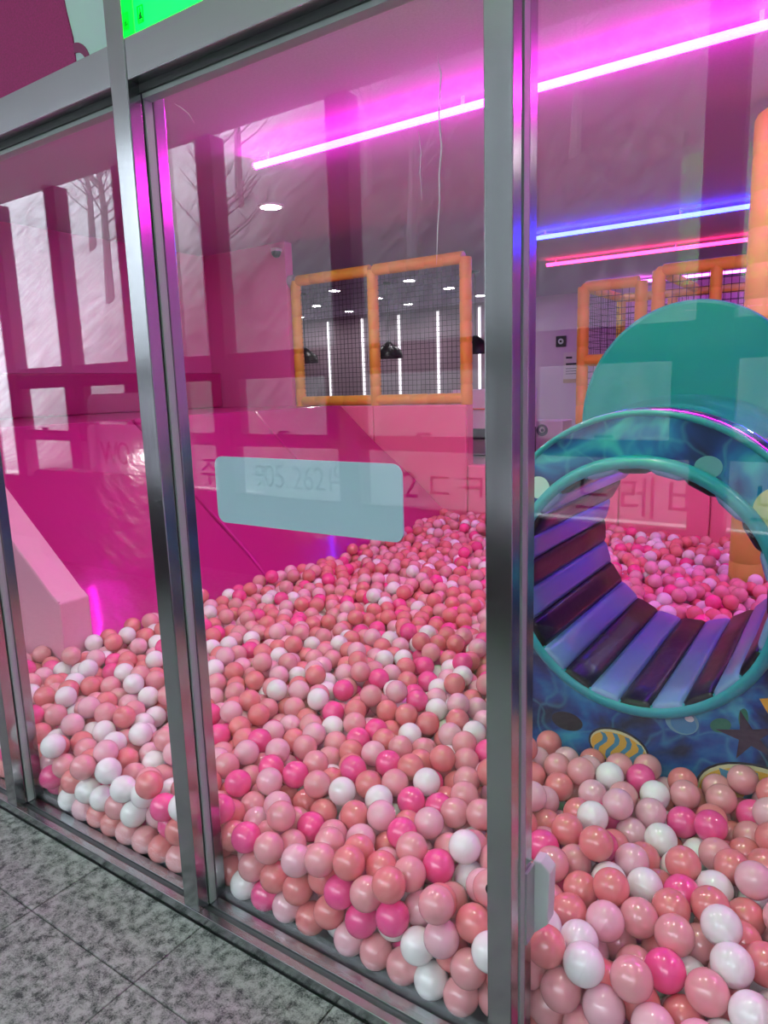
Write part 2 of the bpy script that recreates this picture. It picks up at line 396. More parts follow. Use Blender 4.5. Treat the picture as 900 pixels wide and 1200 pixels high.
# outdoors beyond the corridor windows
hb = MB()
nx, ny = 40, 14
for j in range(ny + 1):
    for i in range(nx + 1):
        x = -40 + 62 * i / nx; t = j / ny; y = -4 - 16 * t
        z = 15.0 * max(0, t - .12) ** 1.1 + .5 * math.sin(i * 1.7 + j) * t + .35 * math.sin(i * .63) * t
        hb.v.append((x, y, z - .1))
for j in range(ny):
    for i in range(nx): k = j * (nx + 1) + i; hb.f.append((k, k + 1, k + nx + 2, k + nx + 1))
struct(hb.build('hillside', 'hill', smooth='full'), 'pale wooded slope seen mirrored through the corridor windows')
struct(box('ground_outside', 'ground_out', -40, 22, -30, YW - .1, -.2, -.1), 'open ground beyond the corridor windows')
def tree(x, y, h, seed):
    rd = random.Random(seed); root = empty('bare_tree')
    z0 = 15.0 * max(0, ((-y - 4) / 16) - .12) ** 1.1 - .3
    tb = MB(); tb.path([(x, y, z0), (x + .1, y, z0 + h * .5), (x + .05 * rd.uniform(-1, 1), y + .1, z0 + h)], [.13, .09, .02], 6)
    tb.build('trunk', 'bark', root)
    br = MB()
    for k in range(26):
        t = rd.uniform(.3, .97); a = rd.uniform(0, 2 * PI); l = h * .34 * (1.15 - t)
        p = Vector((x + .08, y, z0 + h * t)); d = Vector((math.cos(a), math.sin(a), .8))
        br.path([p, p + d * l * .5, p + d * l + Vector((0, 0, .2 * l))], [.03, .02, .008], 4)
        for q in range(3):
            p2 = p + d * l * rd.uniform(.4, .9); a2 = rd.uniform(0, 2 * PI); d2 = Vector((math.cos(a2), math.sin(a2), .9))
            br.path([p2, p2 + d2 * l * .4], [.014, .005], 3)
    br.build('branches', 'twigs', root)
    return root
tpos = [(-22, -13), (-18.5, -11), (-16, -14), (-13.2, -10.5), (-10.6, -13), (-8, -10.8), (-5.2, -12.5), (-2.4, -11), (.6, -13)]
names = ['leftmost', 'second', 'third', 'fourth', 'fifth', 'sixth', 'seventh', 'eighth', 'ninth']
for k, (x, y) in enumerate(tpos):
    tag(tree(x, y, 4.2 + (k * 37 % 10) * .16, k), 'bare grey tree on the slope, %s in the mirrored row' % names[k], 'tree', 'bare trees on the slope')

# ------------------------------------------------------------------ glass front: posts, header, sill, panes
px = [(-3.98, -3.925), (-3.11, -3.055), (-2.255, -2.200), (-1.379, -1.323), (-.505, -.457), (.36, .408), (1.22, 1.27)]
plab = ['steel post at the far left end of the glass front', 'second steel post from the left end of the glass front',
        'steel post cut by the left edge of the picture', 'leaning-looking steel post left of the pale blue sticker',
        'tall steel post in front of the blue tunnel', 'steel post right of the tunnel', 'last steel post on the right']
for (a, b), lb in zip(px, plab):
    p = empty('steel_post'); tag(p, lb, 'post', 'steel posts of the glass front')
    box('front_tube', 'steel', a, b, YF, YG - .016, .03, ZCO, p, bevel=.0025)
    box('gasket', 'gasket', a + .004, b - .004, YG - .016, YG - .010, .03, ZCO, p)
    box('middle_bead', 'grey_trim', a - .001, b + .001, YG - .010, YG + .010, .03, ZH0, p)
    box('back_gasket', 'gasket', a + .004, b - .004, YG + .010, YG + .014, .03, ZH0, p)
    box('back_tube', 'steel', a, b, YG + .014, YB + .005, .03, ZH0, p, bevel=.002)
for k in range(len(px) - 1):
    x0, x1 = px[k][1], px[k + 1][0]
    nm = ['far left', 'second left', 'left', 'middle', 'right', 'far right'][k]
    hd = empty('steel_header'); tag(hd, 'brushed steel header bar over the %s glass pane' % nm, 'header', 'steel header bars')
    box('bar', 'steel_sill', x0, x1, YF + .002, YB, ZH0, ZH1, hd, bevel=.002)
    box('lower_frame', 'gasket', x0, x1, YG - .02, YG + .02, ZH0 - .016, ZH0, hd)
    box('glazing_bead', 'grey_trim', x0, x1, YG - .014, YG + .012, ZH0 - .026, ZH0 - .016, hd)
    gp = empty('glass_pane'); tag(gp, {'left': 'clear glass pane left of the leaning steel post', 'middle': 'clear glass pane with the pale blue sticker and long scratch',
        'right': 'clear glass pane in front of the blue tunnel'}.get(nm, 'clear glass pane at the %s of the front' % nm), 'glass', 'panes of the glass front')
    box('sheet', 'pane_glass', x0, x1, YG - .003, YG + .003, .026, ZH0 - .02, gp)
    if nm == 'middle':
        def scr(pts, r): return MB().path([(x, YG - .0045, z) for x, z in pts], r, 5).build('scratch', 'scratch', gp)
        scr([(-.608, 1.869), (-.601, 1.84), (-.606, 1.78), (-.602, 1.73), (-.607, 1.69), (-.607, 1.65), (-.612, 1.60), (-.615, 1.55)], [.0002, .0012, .0014, .0013, .0013, .0012, .001, .0002])
        scr([(-.645, 1.764), (-.641, 1.73), (-.644, 1.70), (-.641, 1.656)], [.0002, .0007, .0008, .0002])
        scr([(-1.235, 1.942), (-1.212, 1.928), (-1.192, 1.912), (-1.178, 1.892)], [.0002, .0009, .0009, .0002])
# sill
sl = empty('steel_sill'); tag(sl, 'long steel sill track along the foot of the glass front', 'sill')
box('front_lip', 'steel_sill', -3.98, XR, 1.028, YG - .03, 0, .030, sl, bevel=.002)
box('groove', 'track_dark', -3.98, XR, YG - .03, YG - .012, 0, .022, sl)
box('bead', 'steel_sill', -3.98, XR, YG - .012, YG + .02, 0, .028, sl, bevel=.0015)
box('inner_track', 'track_dark', -3.98, XR, YG + .02, YB + .03, 0, .016, sl)
# sticker
st = MB().prism(rrect(-1.201, -.700, 1.058, 1.208, .022), YG + .0032, YG + .0062).build('sticker', 'sticker')
tag(st, 'blank pale blue rounded sticker on the middle glass pane', 'sticker')
# lock block, hook
lb = empty('lock_block'); tag(lb, 'small pale green metal block on the foot of the tall post', 'lock')
MB().prism([(-.456, .30), (-.425, .335), (-.422, .445), (-.440, .462), (-.456, .46)], YB + .006, YB + .04).build('body', 'bracket', lb, bevel=.003)
box('plate', 'grey_trim', -.457, -.452, YB - .03, YB + .045, .305, .455, lb)
hk = MB().path([(-.5055 - .010 * math.sin(PI * k / 10), YF + .02, .427 - .016 + .032 * k / 10) for k in range(11)], .002, 6).build('hook', 'black_metal')
tag(hk, 'small black wire loop on the tall steel post', 'hook')

# panels above the header
gpn = empty('green_panel'); tag(gpn, 'glowing green panel above the header of the middle pane', 'light panel')
box('lit_face', 'green_light', -1.320, -.506, YF + .03, YF + .04, ZH1, ZCO, gpn)
def badge(x0, x1, z0, z1):
    b = MB(); t = .0012
    b.box(x0, x1, YF + .028, YF + .03, z0, z0 + t); b.box(x0, x1, YF + .028, YF + .03, z1 - t, z1)
    b.box(x0, x0 + t, YF + .028, YF + .03, z0, z1); b.box(x1 - t, x1, YF + .028, YF + .03, z0, z1)
    b.prism([((x0 + x1) / 2, z1 - .004), (x1 - .003, z0 + .007), (x0 + .003, z0 + .007)], YF + .028, YF + .03)
    b.box(x0 + .003, x1 - .003, YF + .028, YF + .03, z0 + .003, z0 + .005)
    b.build('mark', 'green_mark', gpn)
badge(-1.307, -1.290, 2.106, 2.138)
tp = empty('transom_panel'); tag(tp, 'pale blue-grey panel with dark magenta print above the left pane', 'panel')
box('sheet', 'transom_pale', -2.2, -1.379, YF + .03, YF + .04, ZH1, ZCO, tp)
pts = [(-2.2, ZH1), (-1.53, ZH1), (-1.533, 2.142), (-1.548, 2.20), (-1.553, 2.23), (-1.535, 2.31), (-1.60, 2.44), (-1.75, 2.52), (-2.2, 2.55)]
MB().prism(pts, YF + .027, YF + .03).build('print', 'transom_magenta', tp)
arc = [(-1.533 + .055 * math.sin(a), 2.075 + .055 * math.cos(a)) for a in [PI / 2 * k / 8 for k in range(9)]]
arc2 = [(-1.533 + .042 * math.sin(a), 2.075 + .035 * math.cos(a)) for a in [PI / 2 * k / 8 for k in range(9)]]
MB().prism(arc + arc2[::-1], YF + .027, YF + .03).build('print_arc', 'transom_pinkline', tp)
tp2 = struct(box('wall_transom', 'transom_pale', -3.98, -2.255, YF + .03, YF + .04, ZH1, ZCO), 'pale panels above the far left panes')
tp3 = struct(box('wall_transom_right', 'transom_pale', -.457, XR, YF + .03, YF + .04, ZH1, ZCO), 'pale panels above the right panes')

# ------------------------------------------------------------------ lights of the play room
def strip(m, x0, x1, y, lab):
    o = empty('light_strip'); tag(o, lab, 'light strip')
    MB().path([(x0, y, ZC - .055), (x1, y, ZC - .055)], .018, 10).build('tube', m, o, smooth=True)
    MB().path([(x0 - .012, y, ZC - .055), (x0, y, ZC - .055)], .021, 10).build('end_cap', 'white_paint', o)
    k = int((x1 - x0) / 1.2)
    for q in range(k + 1):
        x = x0 + .1 + (x1 - x0 - .2) * q / k; MB().box(x - .008, x + .008, y - .004, y + .004, ZC - .04, ZC).build('clip', 'white_paint', o)
strip('led_magenta', -3.06, 2.2, 3.24, 'long glowing magenta strip light across the ceiling nearest the glass')
strip('led_blue', -2.62, 2.2, 6.40, 'glowing blue strip light on the ceiling behind the tall post')
strip('led_red', -3.09, 2.2, 7.91, 'glowing red-pink strip light between the blue and lilac strips')
strip('led_pink', -3.15, 2.2, 10.15, 'farthest lilac-pink strip light above the yellow climbing frame')
down = {(-3.77, 4.13): 'round ceiling downlight left of the magenta strip, over the slide', (-2.58, 6.62): 'round ceiling downlight just under the end of the blue strip',
        (-4.96, 6.88): 'round downlight right above the middle bar of the net frame', (-6.27, 8.08): 'largest round downlight seen through the left net',
        (-5.0, 8.04): 'largest round downlight seen through the right net', (-6.34, 9.24): 'round downlight seen through the right net beside the middle bar',
        (-4.99, 9.07): 'round downlight seen through the right net near its right bar', (-7.76, 10.4): 'small round downlight low in the left net',
        (-6.45, 10.3): 'small round downlight low in the right net', (-5.07, 10.2): 'round downlight right of the net frame',
        (-7.6, 9.3): 'second round downlight in the left net', (-9.0, 10.5): 'round downlight beside the left bar of the net',
        (1.2, 2.2): 'added unseen downlight over the right of the pit', (-3.2, 1.75): 'added unseen downlight over the slide parapet by the glass', (-1.9, 1.65): 'added unseen downlight over the front of the pit, left of the sticker', (-.62, 1.65): 'added unseen downlight over the front of the pit, by the tunnel', (1.2, 4.13): 'added unseen downlight behind the right of the pit', (.35, 5.9): 'added unseen downlight over the climbing frame'}  # lamps on this line are out of view, added to brighten the pit
for (x, y), lab in down.items():
    o = empty('downlight'); tag(o, lab, 'downlight', 'ceiling downlights')
    MB().lathe((x, y, ZC), [(.095, 0), (.095, -.008), (.08, -.014), (.072, -.006)], cap=False).build('rim', 'white_paint', o, smooth=True)
    MB().lathe((x, y, ZC), [(.073, -.004), (.073, -.008)]).build('lens', 'lamp_lens_cafe' if y > 6 else 'lamp_lens', o)
cc = empty('ceiling_camera'); tag(cc, 'small dark dome camera on the pink wall under the ceiling', 'camera')
MB().lathe((-4.62, YP - .05, 2.60), [(.0, -.045), (.025, -.038), (.04, -.018), (.045, 0), (.045, .01)], n=12).build('dome', 'black_metal', cc, smooth=True)
MB().box(-4.65, -4.59, YP - .09, YP, 2.61, 2.64).build('bracket', 'white_paint', cc)

# cafe beyond: light tubes and pendant lamps
for k, x in enumerate([-8.79, -7.97, -7.15, -6.33, -5.52]):
    o = empty('light_tube'); tag(o, 'upright white light tube on the far wall, %s from the left' % ['first', 'second', 'third', 'fourth', 'fifth'][k], 'light tube', 'light tubes on the far wall')
    box('tube', 'led_white', x - .016, x + .016, YE - .035, YE - .01, 1.15, 2.62, o); box('channel', 'white_paint', x - .03, x + .03, YE - .01, YE, 1.1, 2.65, o)
for x, lab in ((-6.79, 'black pendant lamp cut by the left bar of the net'), (-5.33, 'black pendant lamp seen through the right net'), (-4.04, 'black pendant lamp right of the yellow net frame')):
    o = empty('pendant_lamp'); tag(o, lab, 'pendant lamp', 'black pendant lamps')
    MB().lathe((x, 8, 1.72), [(.19, 0), (.175, .10), (.045, .20), (.02, .22), (.019, .215), (.16, .09), (.175, .002)], n=20, cap=False).build('shade', 'black_metal', o, smooth=True)
    MB().path([(x, 8, 1.93), (x, 8, ZC - .02)], .006, 5).build('cord', 'black_metal', o)
    MB().lathe((x, 8, ZC - .025), [(.05, 0), (.05, .025)], n=12).build('ceiling_cup', 'black_metal', o)
# counter right behind the step of the partition
ct = empty('service_counter'); tag(ct, 'white counter with a dark shelf behind the step in the pink partition', 'counter')
box('top_cabinet', 'white_panel', -3.15, -2.47, 5.75, 6.1, .95, 1.30, ct); box('dark_shelf', 'counter_dark', -3.15, -2.47, 5.80, 6.1, .70, .95, ct)
box('base', 'white_panel', -3.15, -2.47, 5.75, 6.1, 0, .70, ct); box('appliance', 'grey_trim', -2.95, -2.6, 5.70, 5.80, .72, .85, ct)
MB().path([(-3.1, 5.745, 1.13), (-2.75, 5.735, 1.125), (-2.5, 5.745, 1.14)], .006, 5).build('trim_line', 'print_orange', ct)
wb = empty('white_box'); tag(wb, 'pinkish white box with a round dark eye-like dial left of the tunnel', 'box')
box('body', 'box_white', -2.62, -2.31, 6.35, 6.60, 0, .99, wb, bevel=.01)
MB().lathe((-2.51, 6.35, .90), [(.055, 0), (.055, -.012), (.045, -.018)], 'y', 20).build('dial', 'eye_dark', wb, smooth=True)
MB().lathe((-2.505, 6.335, .905), [(.028, 0), (.028, -.008)], 'y', 16).build('dial_ring', 'box_white', wb)
MB().lathe((-2.50, 6.326, .90), [(.015, 0), (.015, -.006)], 'y', 12).build('pupil', 'eye_dark', wb)
og = empty('orange_mat'); tag(og, 'orange padded wedge beside the white box', 'mat')
MB().prism([(-2.32, 0), (-1.7, 0), (-1.7, 1.16), (-1.98, 1.08), (-2.32, .86)], 6.62, 6.75).build('pad', 'orange_pad', og, bevel=.02)
sg = empty('wall_switch'); tag(sg, 'small black square wall sign with a pale ring on the lilac wall', 'sign')
box('plate', 'counter_dark', -4.17, -4.0, YE - .02, YE, 1.89, 2.06, sg, bevel=.01)
MB().lathe((-4.085, YE - .02, 1.975), [(.045, 0), (.045, -.006)], 'y', 16).build('ring', 'print_white', sg)
MB().lathe((-4.085, YE - .026, 1.975), [(.018, 0), (.018, -.004)], 'y', 12).build('ring_centre', 'counter_dark', sg)
po = empty('poster'); tag(po, 'white notice sheet on the lilac wall beside the yellow frame', 'poster')
box('paper', 'poster_paper', -4.04, -3.78, YE - .008, YE, 1.32, 1.80, po); box('print_band', 'poster_tan', -4.04, -3.78, YE - .010, YE - .008, 1.32, 1.38, po)
for z in (1.70, 1.6, 1.54, 1.50, 1.46): box('print_line', 'counter_dark', -4.0, -4.0 + (.1 if z > 1.65 else .17), YE - .010, YE - .008, z, z + (.03 if z > 1.58 else .008), po)

# ------------------------------------------------------------------ yellow net frame over the partition
def foam(p0, p1, r, seg=.16, n=12):
    p0, p1 = Vector(p0), Vector(p1); l = (p1 - p0).length; k = max(1, int(l / seg)); pts = []; rs = []
    for i in range(k):
        for t, q in ((0, .90), (.05, 1), (.95, 1), (.9999, .90)): pts.append(p0.lerp(p1, (i + t) / k)); rs.append(r * q)
    return MB().path(pts, rs, n)
def net(x0, x1, z0, z1, y, pitch, r, parent, axis='x'):
    b = MB()
    def ln(p, q):
        if axis == 'x': b.path([(p[0], y, p[1]), (q[0], y, q[1])], r, 3, cap=False)
        else: b.path([(y, p[0], p[1]), (y, q[0], q[1])], r, 3, cap=False)
    n = int((x1 - x0) / pitch)
    for i in range(1, n): x = x0 + (x1 - x0) * i / n; ln((x, z0), (x, z1))
    n = int((z1 - z0) / pitch)
    for i in range(1, n): z = z0 + (z1 - z0) * i / n; ln((x0, z), (x1, z))
    o = b.build('net', 'black_net', parent); o['kind'] = 'stuff'; return o
nf = empty('net_frame'); tag(nf, 'yellow padded frame with two black nets on the pink partition', 'net frame')
YN = YP + .06
for x in (-4.50, -3.62, -2.715): foam((x, YN, 1.185), (x, YN, 2.345), .05).build('post', 'yellow_foam', nf, smooth=True)
for z, r in ((1.235, .045), (2.345, .05)):
    for a, b in ((-4.47, -3.64), (-3.60, -2.73)): foam((a, YN, z), (b, YN, z), r).build('rail', 'yellow_foam', nf, smooth=True)
MB().lathe((-4.52, YN, 2.345), [(.04, -.05), (.06, -.04), (.06, .0), (.045, .02)], 'x', 12).build('end_cap', 'grey_trim', nf, smooth=True)
for a, b in ((-4.46, -3.66), (-3.58, -2.76)): net(a, b, 1.27, 2.30, YN, .042, .0021, nf)

# yellow climbing frame behind the teal board
cf = empty('climbing_frame'); tag(cf, 'yellow padded climbing frame with black nets behind the teal board', 'climbing frame')
def post(x, y, z0, z1, r=.05, m='yellow_foam'): foam((x, y, z0), (x, y, z1), r).build('post', m, cf, smooth=True)
def rail(p, q, r=.045): foam(p, q, r).build('rail', 'yellow_foam', cf, smooth=True)
Y1, Y2 = 6.0, 7.1
for x in (-2.02, -1.55): post(x, Y1, 0, 2.12)
for x in (-2.02, -1.55, -.75): post(x, Y2, 0, 2.12, .045)
rail((-2.0, Y1, 2.12), (-1.57, Y1, 2.12)); rail((-2.0, Y2, 2.12), (-.75, Y2, 2.12), .04); rail((-2.02, Y1 + .04, 2.12), (-2.02, Y2 - .04, 2.12), .04)
rail((-2.0, Y1, 1.52), (-1.57, Y1, 1.52)); rail((-2.02, Y1 + .04, 1.52), (-2.02, Y2 - .04, 1.52), .04); rail((-2.0, Y2, 1.52), (-.75, Y2, 1.52), .04)
Y0 = 5.75
for x in (-1.36, -.96, -.60, .3): post(x, Y0, 0, 2.15, .05 if x < -1 else .042)
rail((-1.33, Y0, 2.15), (.3, Y0, 2.15)); rail((-1.36, Y0 + .04, 2.15), (-1.36, Y2, 2.15), .04); rail((-1.33, Y0, 1.52), (.3, Y0, 1.52))
net(-1.98, -1.59, 1.57, 2.08, Y1, .05, .0026, cf); net(-1.98, -1.59, .1, 1.47, Y1, .05, .0026, cf)
net(Y1 + .05, Y2 - .05, 1.57, 2.08, -2.02, .05, .0026, cf, 'y'); net(-1.98, -.8, 1.57, 2.08, Y2, .05, .0026, cf)
net(-1.31, .25, 1.57, 2.11, Y0, .05, .0026, cf); net(-1.31, .25, .75, 1.47, Y0, .05, .0026, cf)
box('deck', 'orange_pad', -2.0, .3, Y1 + .05, Y2 - .05, 1.47, 1.55, cf, bevel=.02)

# thick yellow post behind the tunnel
yp = empty('padded_post'); tag(yp, 'thick pale yellow wrapped post rising behind the teal board', 'post')
pts, rs = [], []
k = 15
for i in range(k):
    for t, q in ((0, .94), (.06, 1), (.94, 1.0), (.9999, .94)): pts.append((-.475, 4.2, .0 + 2.6 * (i + t) / k)); rs.append(.088 * q)
MB().path(pts, rs, 20).build('wrap', 'yellow_foam_pale', yp, smooth=True)
MB().lathe((-.475, 4.2, 2.6), [(.083, 0), (.075, .02), (.03, .05), (.028, ZC - 2.6)], n=16).build('top_collar', 'yellow_foam_pale', yp, smooth=True)

# ------------------------------------------------------------------ slide
XT, ZT, XBm, ZBm = -3.97, 1.19, -2.78, .215
sd = empty('slide'); tag(sd, 'wide glossy magenta slide running down into the balls', 'slide')
ymid = [1.75, 2.9, 4.02, YP - .01]
for i in range(3):
    b = MB(); n = 14
    y0, y1 = ymid[i] + .004, ymid[i + 1] - .004
    ring = []
    for a in range(n + 1):
        t = a / n; x = XT + (XBm - XT) * t; z = ZT + (ZBm - ZT) * t + .012 * math.sin(9 * t + i)
        ring.append((x, z))
    poly = ring + [(XBm, 0), (XT, 0)]
    b.prism(poly, y0, y1).build('mat', 'magenta_vinyl', sd, bevel=.015)
box('platform', 'magenta_side', -5.64, XT, 1.75, YP - .01, 0, ZT, sd, bevel=.015)
box('back_guard', 'magenta_side', -5.64, -5.5, 1.75, YP - .01, ZT, ZT + .35, sd, bevel=.02)
# pale pink parapet at the near side
pp = empty('slide_parapet'); tag(pp, 'pale pink padded side wall of the slide with a sloping top', 'side wall')
poly = [(-5.65, 0), (-2.81, 0), (-2.81, .47), (-2.86, .50), (-3.45, .965), (-3.75, 1.20), (-4.2, 1.40), (-5.65, 1.40)]
MB().prism(poly, 1.60, 1.745).build('pad', 'pale_pink_pad', pp, bevel=.008)
cr_ = [(-2.815, .474), (-2.86, .502), (-3.45, .967), (-3.75, 1.202)]
MB().path([(x, 1.603, z) for x, z in cr_], .006, 6).build('piping', 'pale_pink_pad', pp, smooth=True)
MB().path([(-2.809, 1.603, .47), (-2.809, 1.603, .05)], .005, 6).build('end_piping', 'pale_pink_pad', pp, smooth=True)

# ------------------------------------------------------------------ undersea tunnel
TCX, TCZ, RI = -.503, .760, .352
ACX, ACZ, AR = -.495, .80, .462
TX0, TX1 = -.945, .14
YT0, YT1 = 2.0, 2.82
tn = empty('play_tunnel'); tag(tn, 'undersea printed play tunnel with teal rolled rim and striped padded lining', 'tunnel')
def outer(th):
    d = Vector((math.cos(th), math.sin(th))); r = RI
    while r < 2:
        x, z = TCX + d.x * r, TCZ + d.y * r
        if not ((x - ACX) ** 2 + (z - ACZ) ** 2 < AR ** 2 or (TX0 < x < TX1 and 0 <= z < ACZ)): break
        r += .002
    return TCX + d.x * r, max(0, TCZ + d.y * r)
def face_panel(y0, y1, rin, name, m):
    n = 120; b = MB()
    for k in range(n):
        th = 2 * PI * k / n; ox, oz = outer(th); ix, iz = TCX + rin * math.cos(th), TCZ + rin * math.sin(th)
        b.v += [(ix, y0, iz), (ox, y0, oz), (ox, y1, oz), (ix, y1, iz)]
    for k in range(n):
        a, c = 4 * k, 4 * ((k + 1) % n)
        for q in range(4): b.f.append((a + q, a + (q + 1) % 4, c + (q + 1) % 4, c + q))
    return b.build(name, m, tn, smooth=True)
fp = face_panel(YT0, YT0 + .05, RI, 'front_panel', 'sea_print')
face_panel(YT1 - .04, YT1, RI, 'back_panel', 'sea_print')
MB().lathe((ACX, 0, ACZ), [(AR - .012, YT0 + .05), (AR + .004, YT0 + .07), (AR + .012, YT0 + .14), (AR + .008, YT0 + .2), (AR + .026, YT0 + .32), (AR + .022, YT0 + .38), (AR + .034, YT0 + .5), (AR + .026, YT0 + .58), (AR + .03, YT0 + .66), (AR + .0, YT1 - .04)], 'y', 64, cap=False).build('body_cover', 'sea_gloss', tn, smooth=True)
MB().path([(ACX + (AR - .004) * math.cos(a), YT0 + .004, ACZ + (AR - .004) * math.sin(a)) for a in [PI * k / 40 for k in range(41)]], .010, 8).build('edge_piping', 'teal_roll', tn, smooth=True)
# rolled rim
b = MB(); n, mseg = 72, 12
for k in range(n):
    a = 2 * PI * k / n
    for j in range(mseg):
        q = 2 * PI * j / mseg; r = RI + .010 + .021 * math.cos(q)
        b.v.append((TCX + r * math.cos(a), YT0 - .008 + .026 * math.sin(q), TCZ + r * math.sin(a)))
for k in range(n):
    for j in range(mseg): b.f.append((k * mseg + j, k * mseg + (j + 1) % mseg, ((k + 1) % n) * mseg + (j + 1) % mseg, ((k + 1) % n) * mseg + j))
b.build('rim', 'teal_roll', tn, smooth='full')
# lining strips, one by one
NS = 24
for s in range(NS):
    a0 = 2 * PI * (s - .35) / NS; a1 = a0 + 2 * PI / NS
    b = MB(); na = 6; prof = [(YT0 - .012, .020), (YT0 - .022, .012), (YT0 - .022, .004), (YT0 - .010, -.002), (YT0 + .1, -.001), (YT0 + .3, .001), (YT0 + .55, -.001), (YT1 - .01, .000), (YT1 + .006, .008), (YT1 + .004, .018)]
    for (y, dr) in prof:
        for j in range(na + 1):
            t = j / na; th = a0 + (a1 - a0) * (.012 + .976 * t)
            bul = -.003 * math.sin(PI * t)
            scal = .0
            r = RI - .012 + dr + bul + (.006 if j in (0, na) else 0)
            b.v.append((TCX + r * math.cos(th), y, TCZ + r * math.sin(th)))
    w_ = na + 1
    for i in range(len(prof) - 1):
        for j in range(na): b.f.append((i * w_ + j, i * w_ + j + 1, (i + 1) * w_ + j + 1, (i + 1) * w_ + j))
    o = b.build('lining_strip', 'strip_blue' if s % 2 else 'strip_black', tn, smooth='full')
    sm = o.modifiers.new('thick', 'SOLIDIFY'); sm.thickness = .008; sm.offset = 0
# unseen purple fill, added under the tunnel roof to colour the lining
box('added_fill', 'purple_fill', TCX - .012, TCX + .012, YT0 + .34, YT1 - .06, TCZ + RI - .042, TCZ + RI - .028, tn)
# teal board crowning the tunnel
poly = []
for k in range(49):
    a = PI * k / 48; poly.append((-.545 + .405 * math.cos(a), 1.185 + .445 * math.sin(a)))
poly += [(-.95, 1.02), (-.14, 1.02)]
MB().prism(poly, YT1, YT1 + .07).build('crest_board', 'teal_pad', tn, bevel=.015)

# prints on the front panel
def disc(name, cx, cz, rx, rz, m, y=YT0, t=.002, n=24, parent=fp, rot=0):
    pts = []
    for k in range(n):
        a = 2 * PI * k / n; x, z = rx * math.cos(a), rz * math.sin(a)
        pts.append((cx + x * math.cos(rot) - z * math.sin(rot), cz + x * math.sin(rot) + z * math.cos(rot)))
    return MB().prism(pts, y - t, y + .0005).build(name, m, parent)
disc('bubble_print', -.80, 1.035, .034, .034, 'print_white')
disc('bubble_print', -.33, 1.115, .035, .03, 'print_bubble')
disc('bubble_print', -.165, 1.01, .055, .06, 'print_cream', t=.0015)
disc('bubble_print', -.365, .385, .045, .038, 'print_bubble'); disc('bubble_shade', -.360, .380, .035, .028, 'print_blue', t=.003); disc('bubble_glint', -.345, .40, .012, .009, 'print_white', t=.004)
def starfish(cx, cz, r):
    pts = []
    for k in range(10):
        a = PI / 2 + .3 + 2 * PI * k / 10; q = r if k % 2 == 0 else r * .33
        pts.append((cx + q * 1.1 * math.cos(a), cz + q * math.sin(a)))
    MB().prism(pts, YT0 - .002, YT0).build('starfish_print', 'print_purple', fp)
starfish(-.195, .385, .075)
disc('weed_print', -.265, .40, .028, .02, 'print_green', t=.0012, rot=.5); disc('weed_print', -.21, .435, .012, .028, 'print_green', t=.0012)
def fish(cx, cz, rx, rz, rot):
    disc('fish_outline', cx, cz, rx + .006, rz + .006, 'print_dark', t=.0015, rot=rot, n=32)
    disc('fish_rim', cx, cz, rx, rz, 'print_cream', t=.002, rot=rot, n=32)
    disc('fish_body', cx, cz - .004, rx * .97, rz * .92, 'print_yellow', t=.0025, rot=rot, n=32)
    for t in (-.62, -.2, .22, .64):
        hw = rx * .085; hz = rz * .88 * math.sqrt(max(.05, 1 - t * t)); x = rx * t
        pts = []
        for sgn in (1, -1):
            for k in range(7):
                z = -hz + 2 * hz * k / 6 if sgn == 1 else hz - 2 * hz * k / 6
                px_, pz_ = x + sgn * hw + .012 * math.sin(3.0 * z / hz), z
                pts.append((cx + px_ * math.cos(rot) - pz_ * math.sin(rot), cz - .004 + px_ * math.sin(rot) + pz_ * math.cos(rot)))
        MB().prism(pts, YT0 - .003, YT0).build('fish_stripe', 'print_blue', fp)
fish(-.155, .20, .16, .105, -.05)
fish(-.54, .255, .085, .055, -.1)
disc('shell_print', -.118, .56, .035, .05, 'print_orange', t=.0015, rot=.4)
for k in range(4): disc('shell_rib', -.13 + .012 * k, .56 + .006 * k, .004, .045, 'print_yellow', t=.0025, rot=.4 - .1 * k, n=10)
MB().prism([(-.175, .50), (-.13, .515), (-.10, .47), (-.12, .44), (-.15, .46)], YT0 - .002, YT0).build('small_fish_print', 'print_yellow', fp)
disc('eye_print', -.135, .492, .012, .012, 'print_white', t=.003); disc('eye_pupil', -.137, .492, .006, .006, 'print_dark', t=.004)
disc('reef_print', -.70, .30, .05, .03, 'print_dark', t=.001); disc('coral_print', -.86, .52, .035, .06, 'print_orange', t=.0012)

# ------------------------------------------------------------------ the balls
RB = .039
rng = np.random.default_rng(11)
def hs(x, y):      # height of the heap
    return .265 + .035 * np.clip((y - 1.2) / .8, 0, 1) + .032 * np.clip((y - 2.8) / 2, 0, 1) + .016 * np.sin(2.1 * x + 1.3 * y) + .012 * np.sin(4.3 * y - 2.7 * x) + .03 * np.exp(-((x + 3.0) ** 2 + (y - 2.75) ** 2) / .12)
def zbase(y): return np.where(y < 1.55, np.where(y < 1.19, RB + .016, RB), np.minimum(.11, RB + (y - 1.55) * .25))
dx = 2 * RB * 1.02; dyl = dx * .866; dz = dx * .816
P_ = []
kz = 0; z = RB
while z < .45:
    ky = 0; y = YG + .008 + RB + (kz % 2) * dyl / 3
    while y < YP - RB:
        x = -3.75 + (ky % 2) * dx / 2 + (kz % 2) * dx / 2
        while x < .75: P_.append((x, y, z)); x += dx
        y += dyl; ky += 1
    z += dz; kz += 1
P_ = np.array(P_)
P_ = P_[rng.random(len(P_)) > .13]
P_ += rng.normal(0, .022, P_.shape)
top = hs(P_[:, 0], P_[:, 1]) + rng.normal(0, .014, len(P_))
keep = (P_[:, 2] < top) & (P_[:, 2] > zbase(P_[:, 1]) - .02)
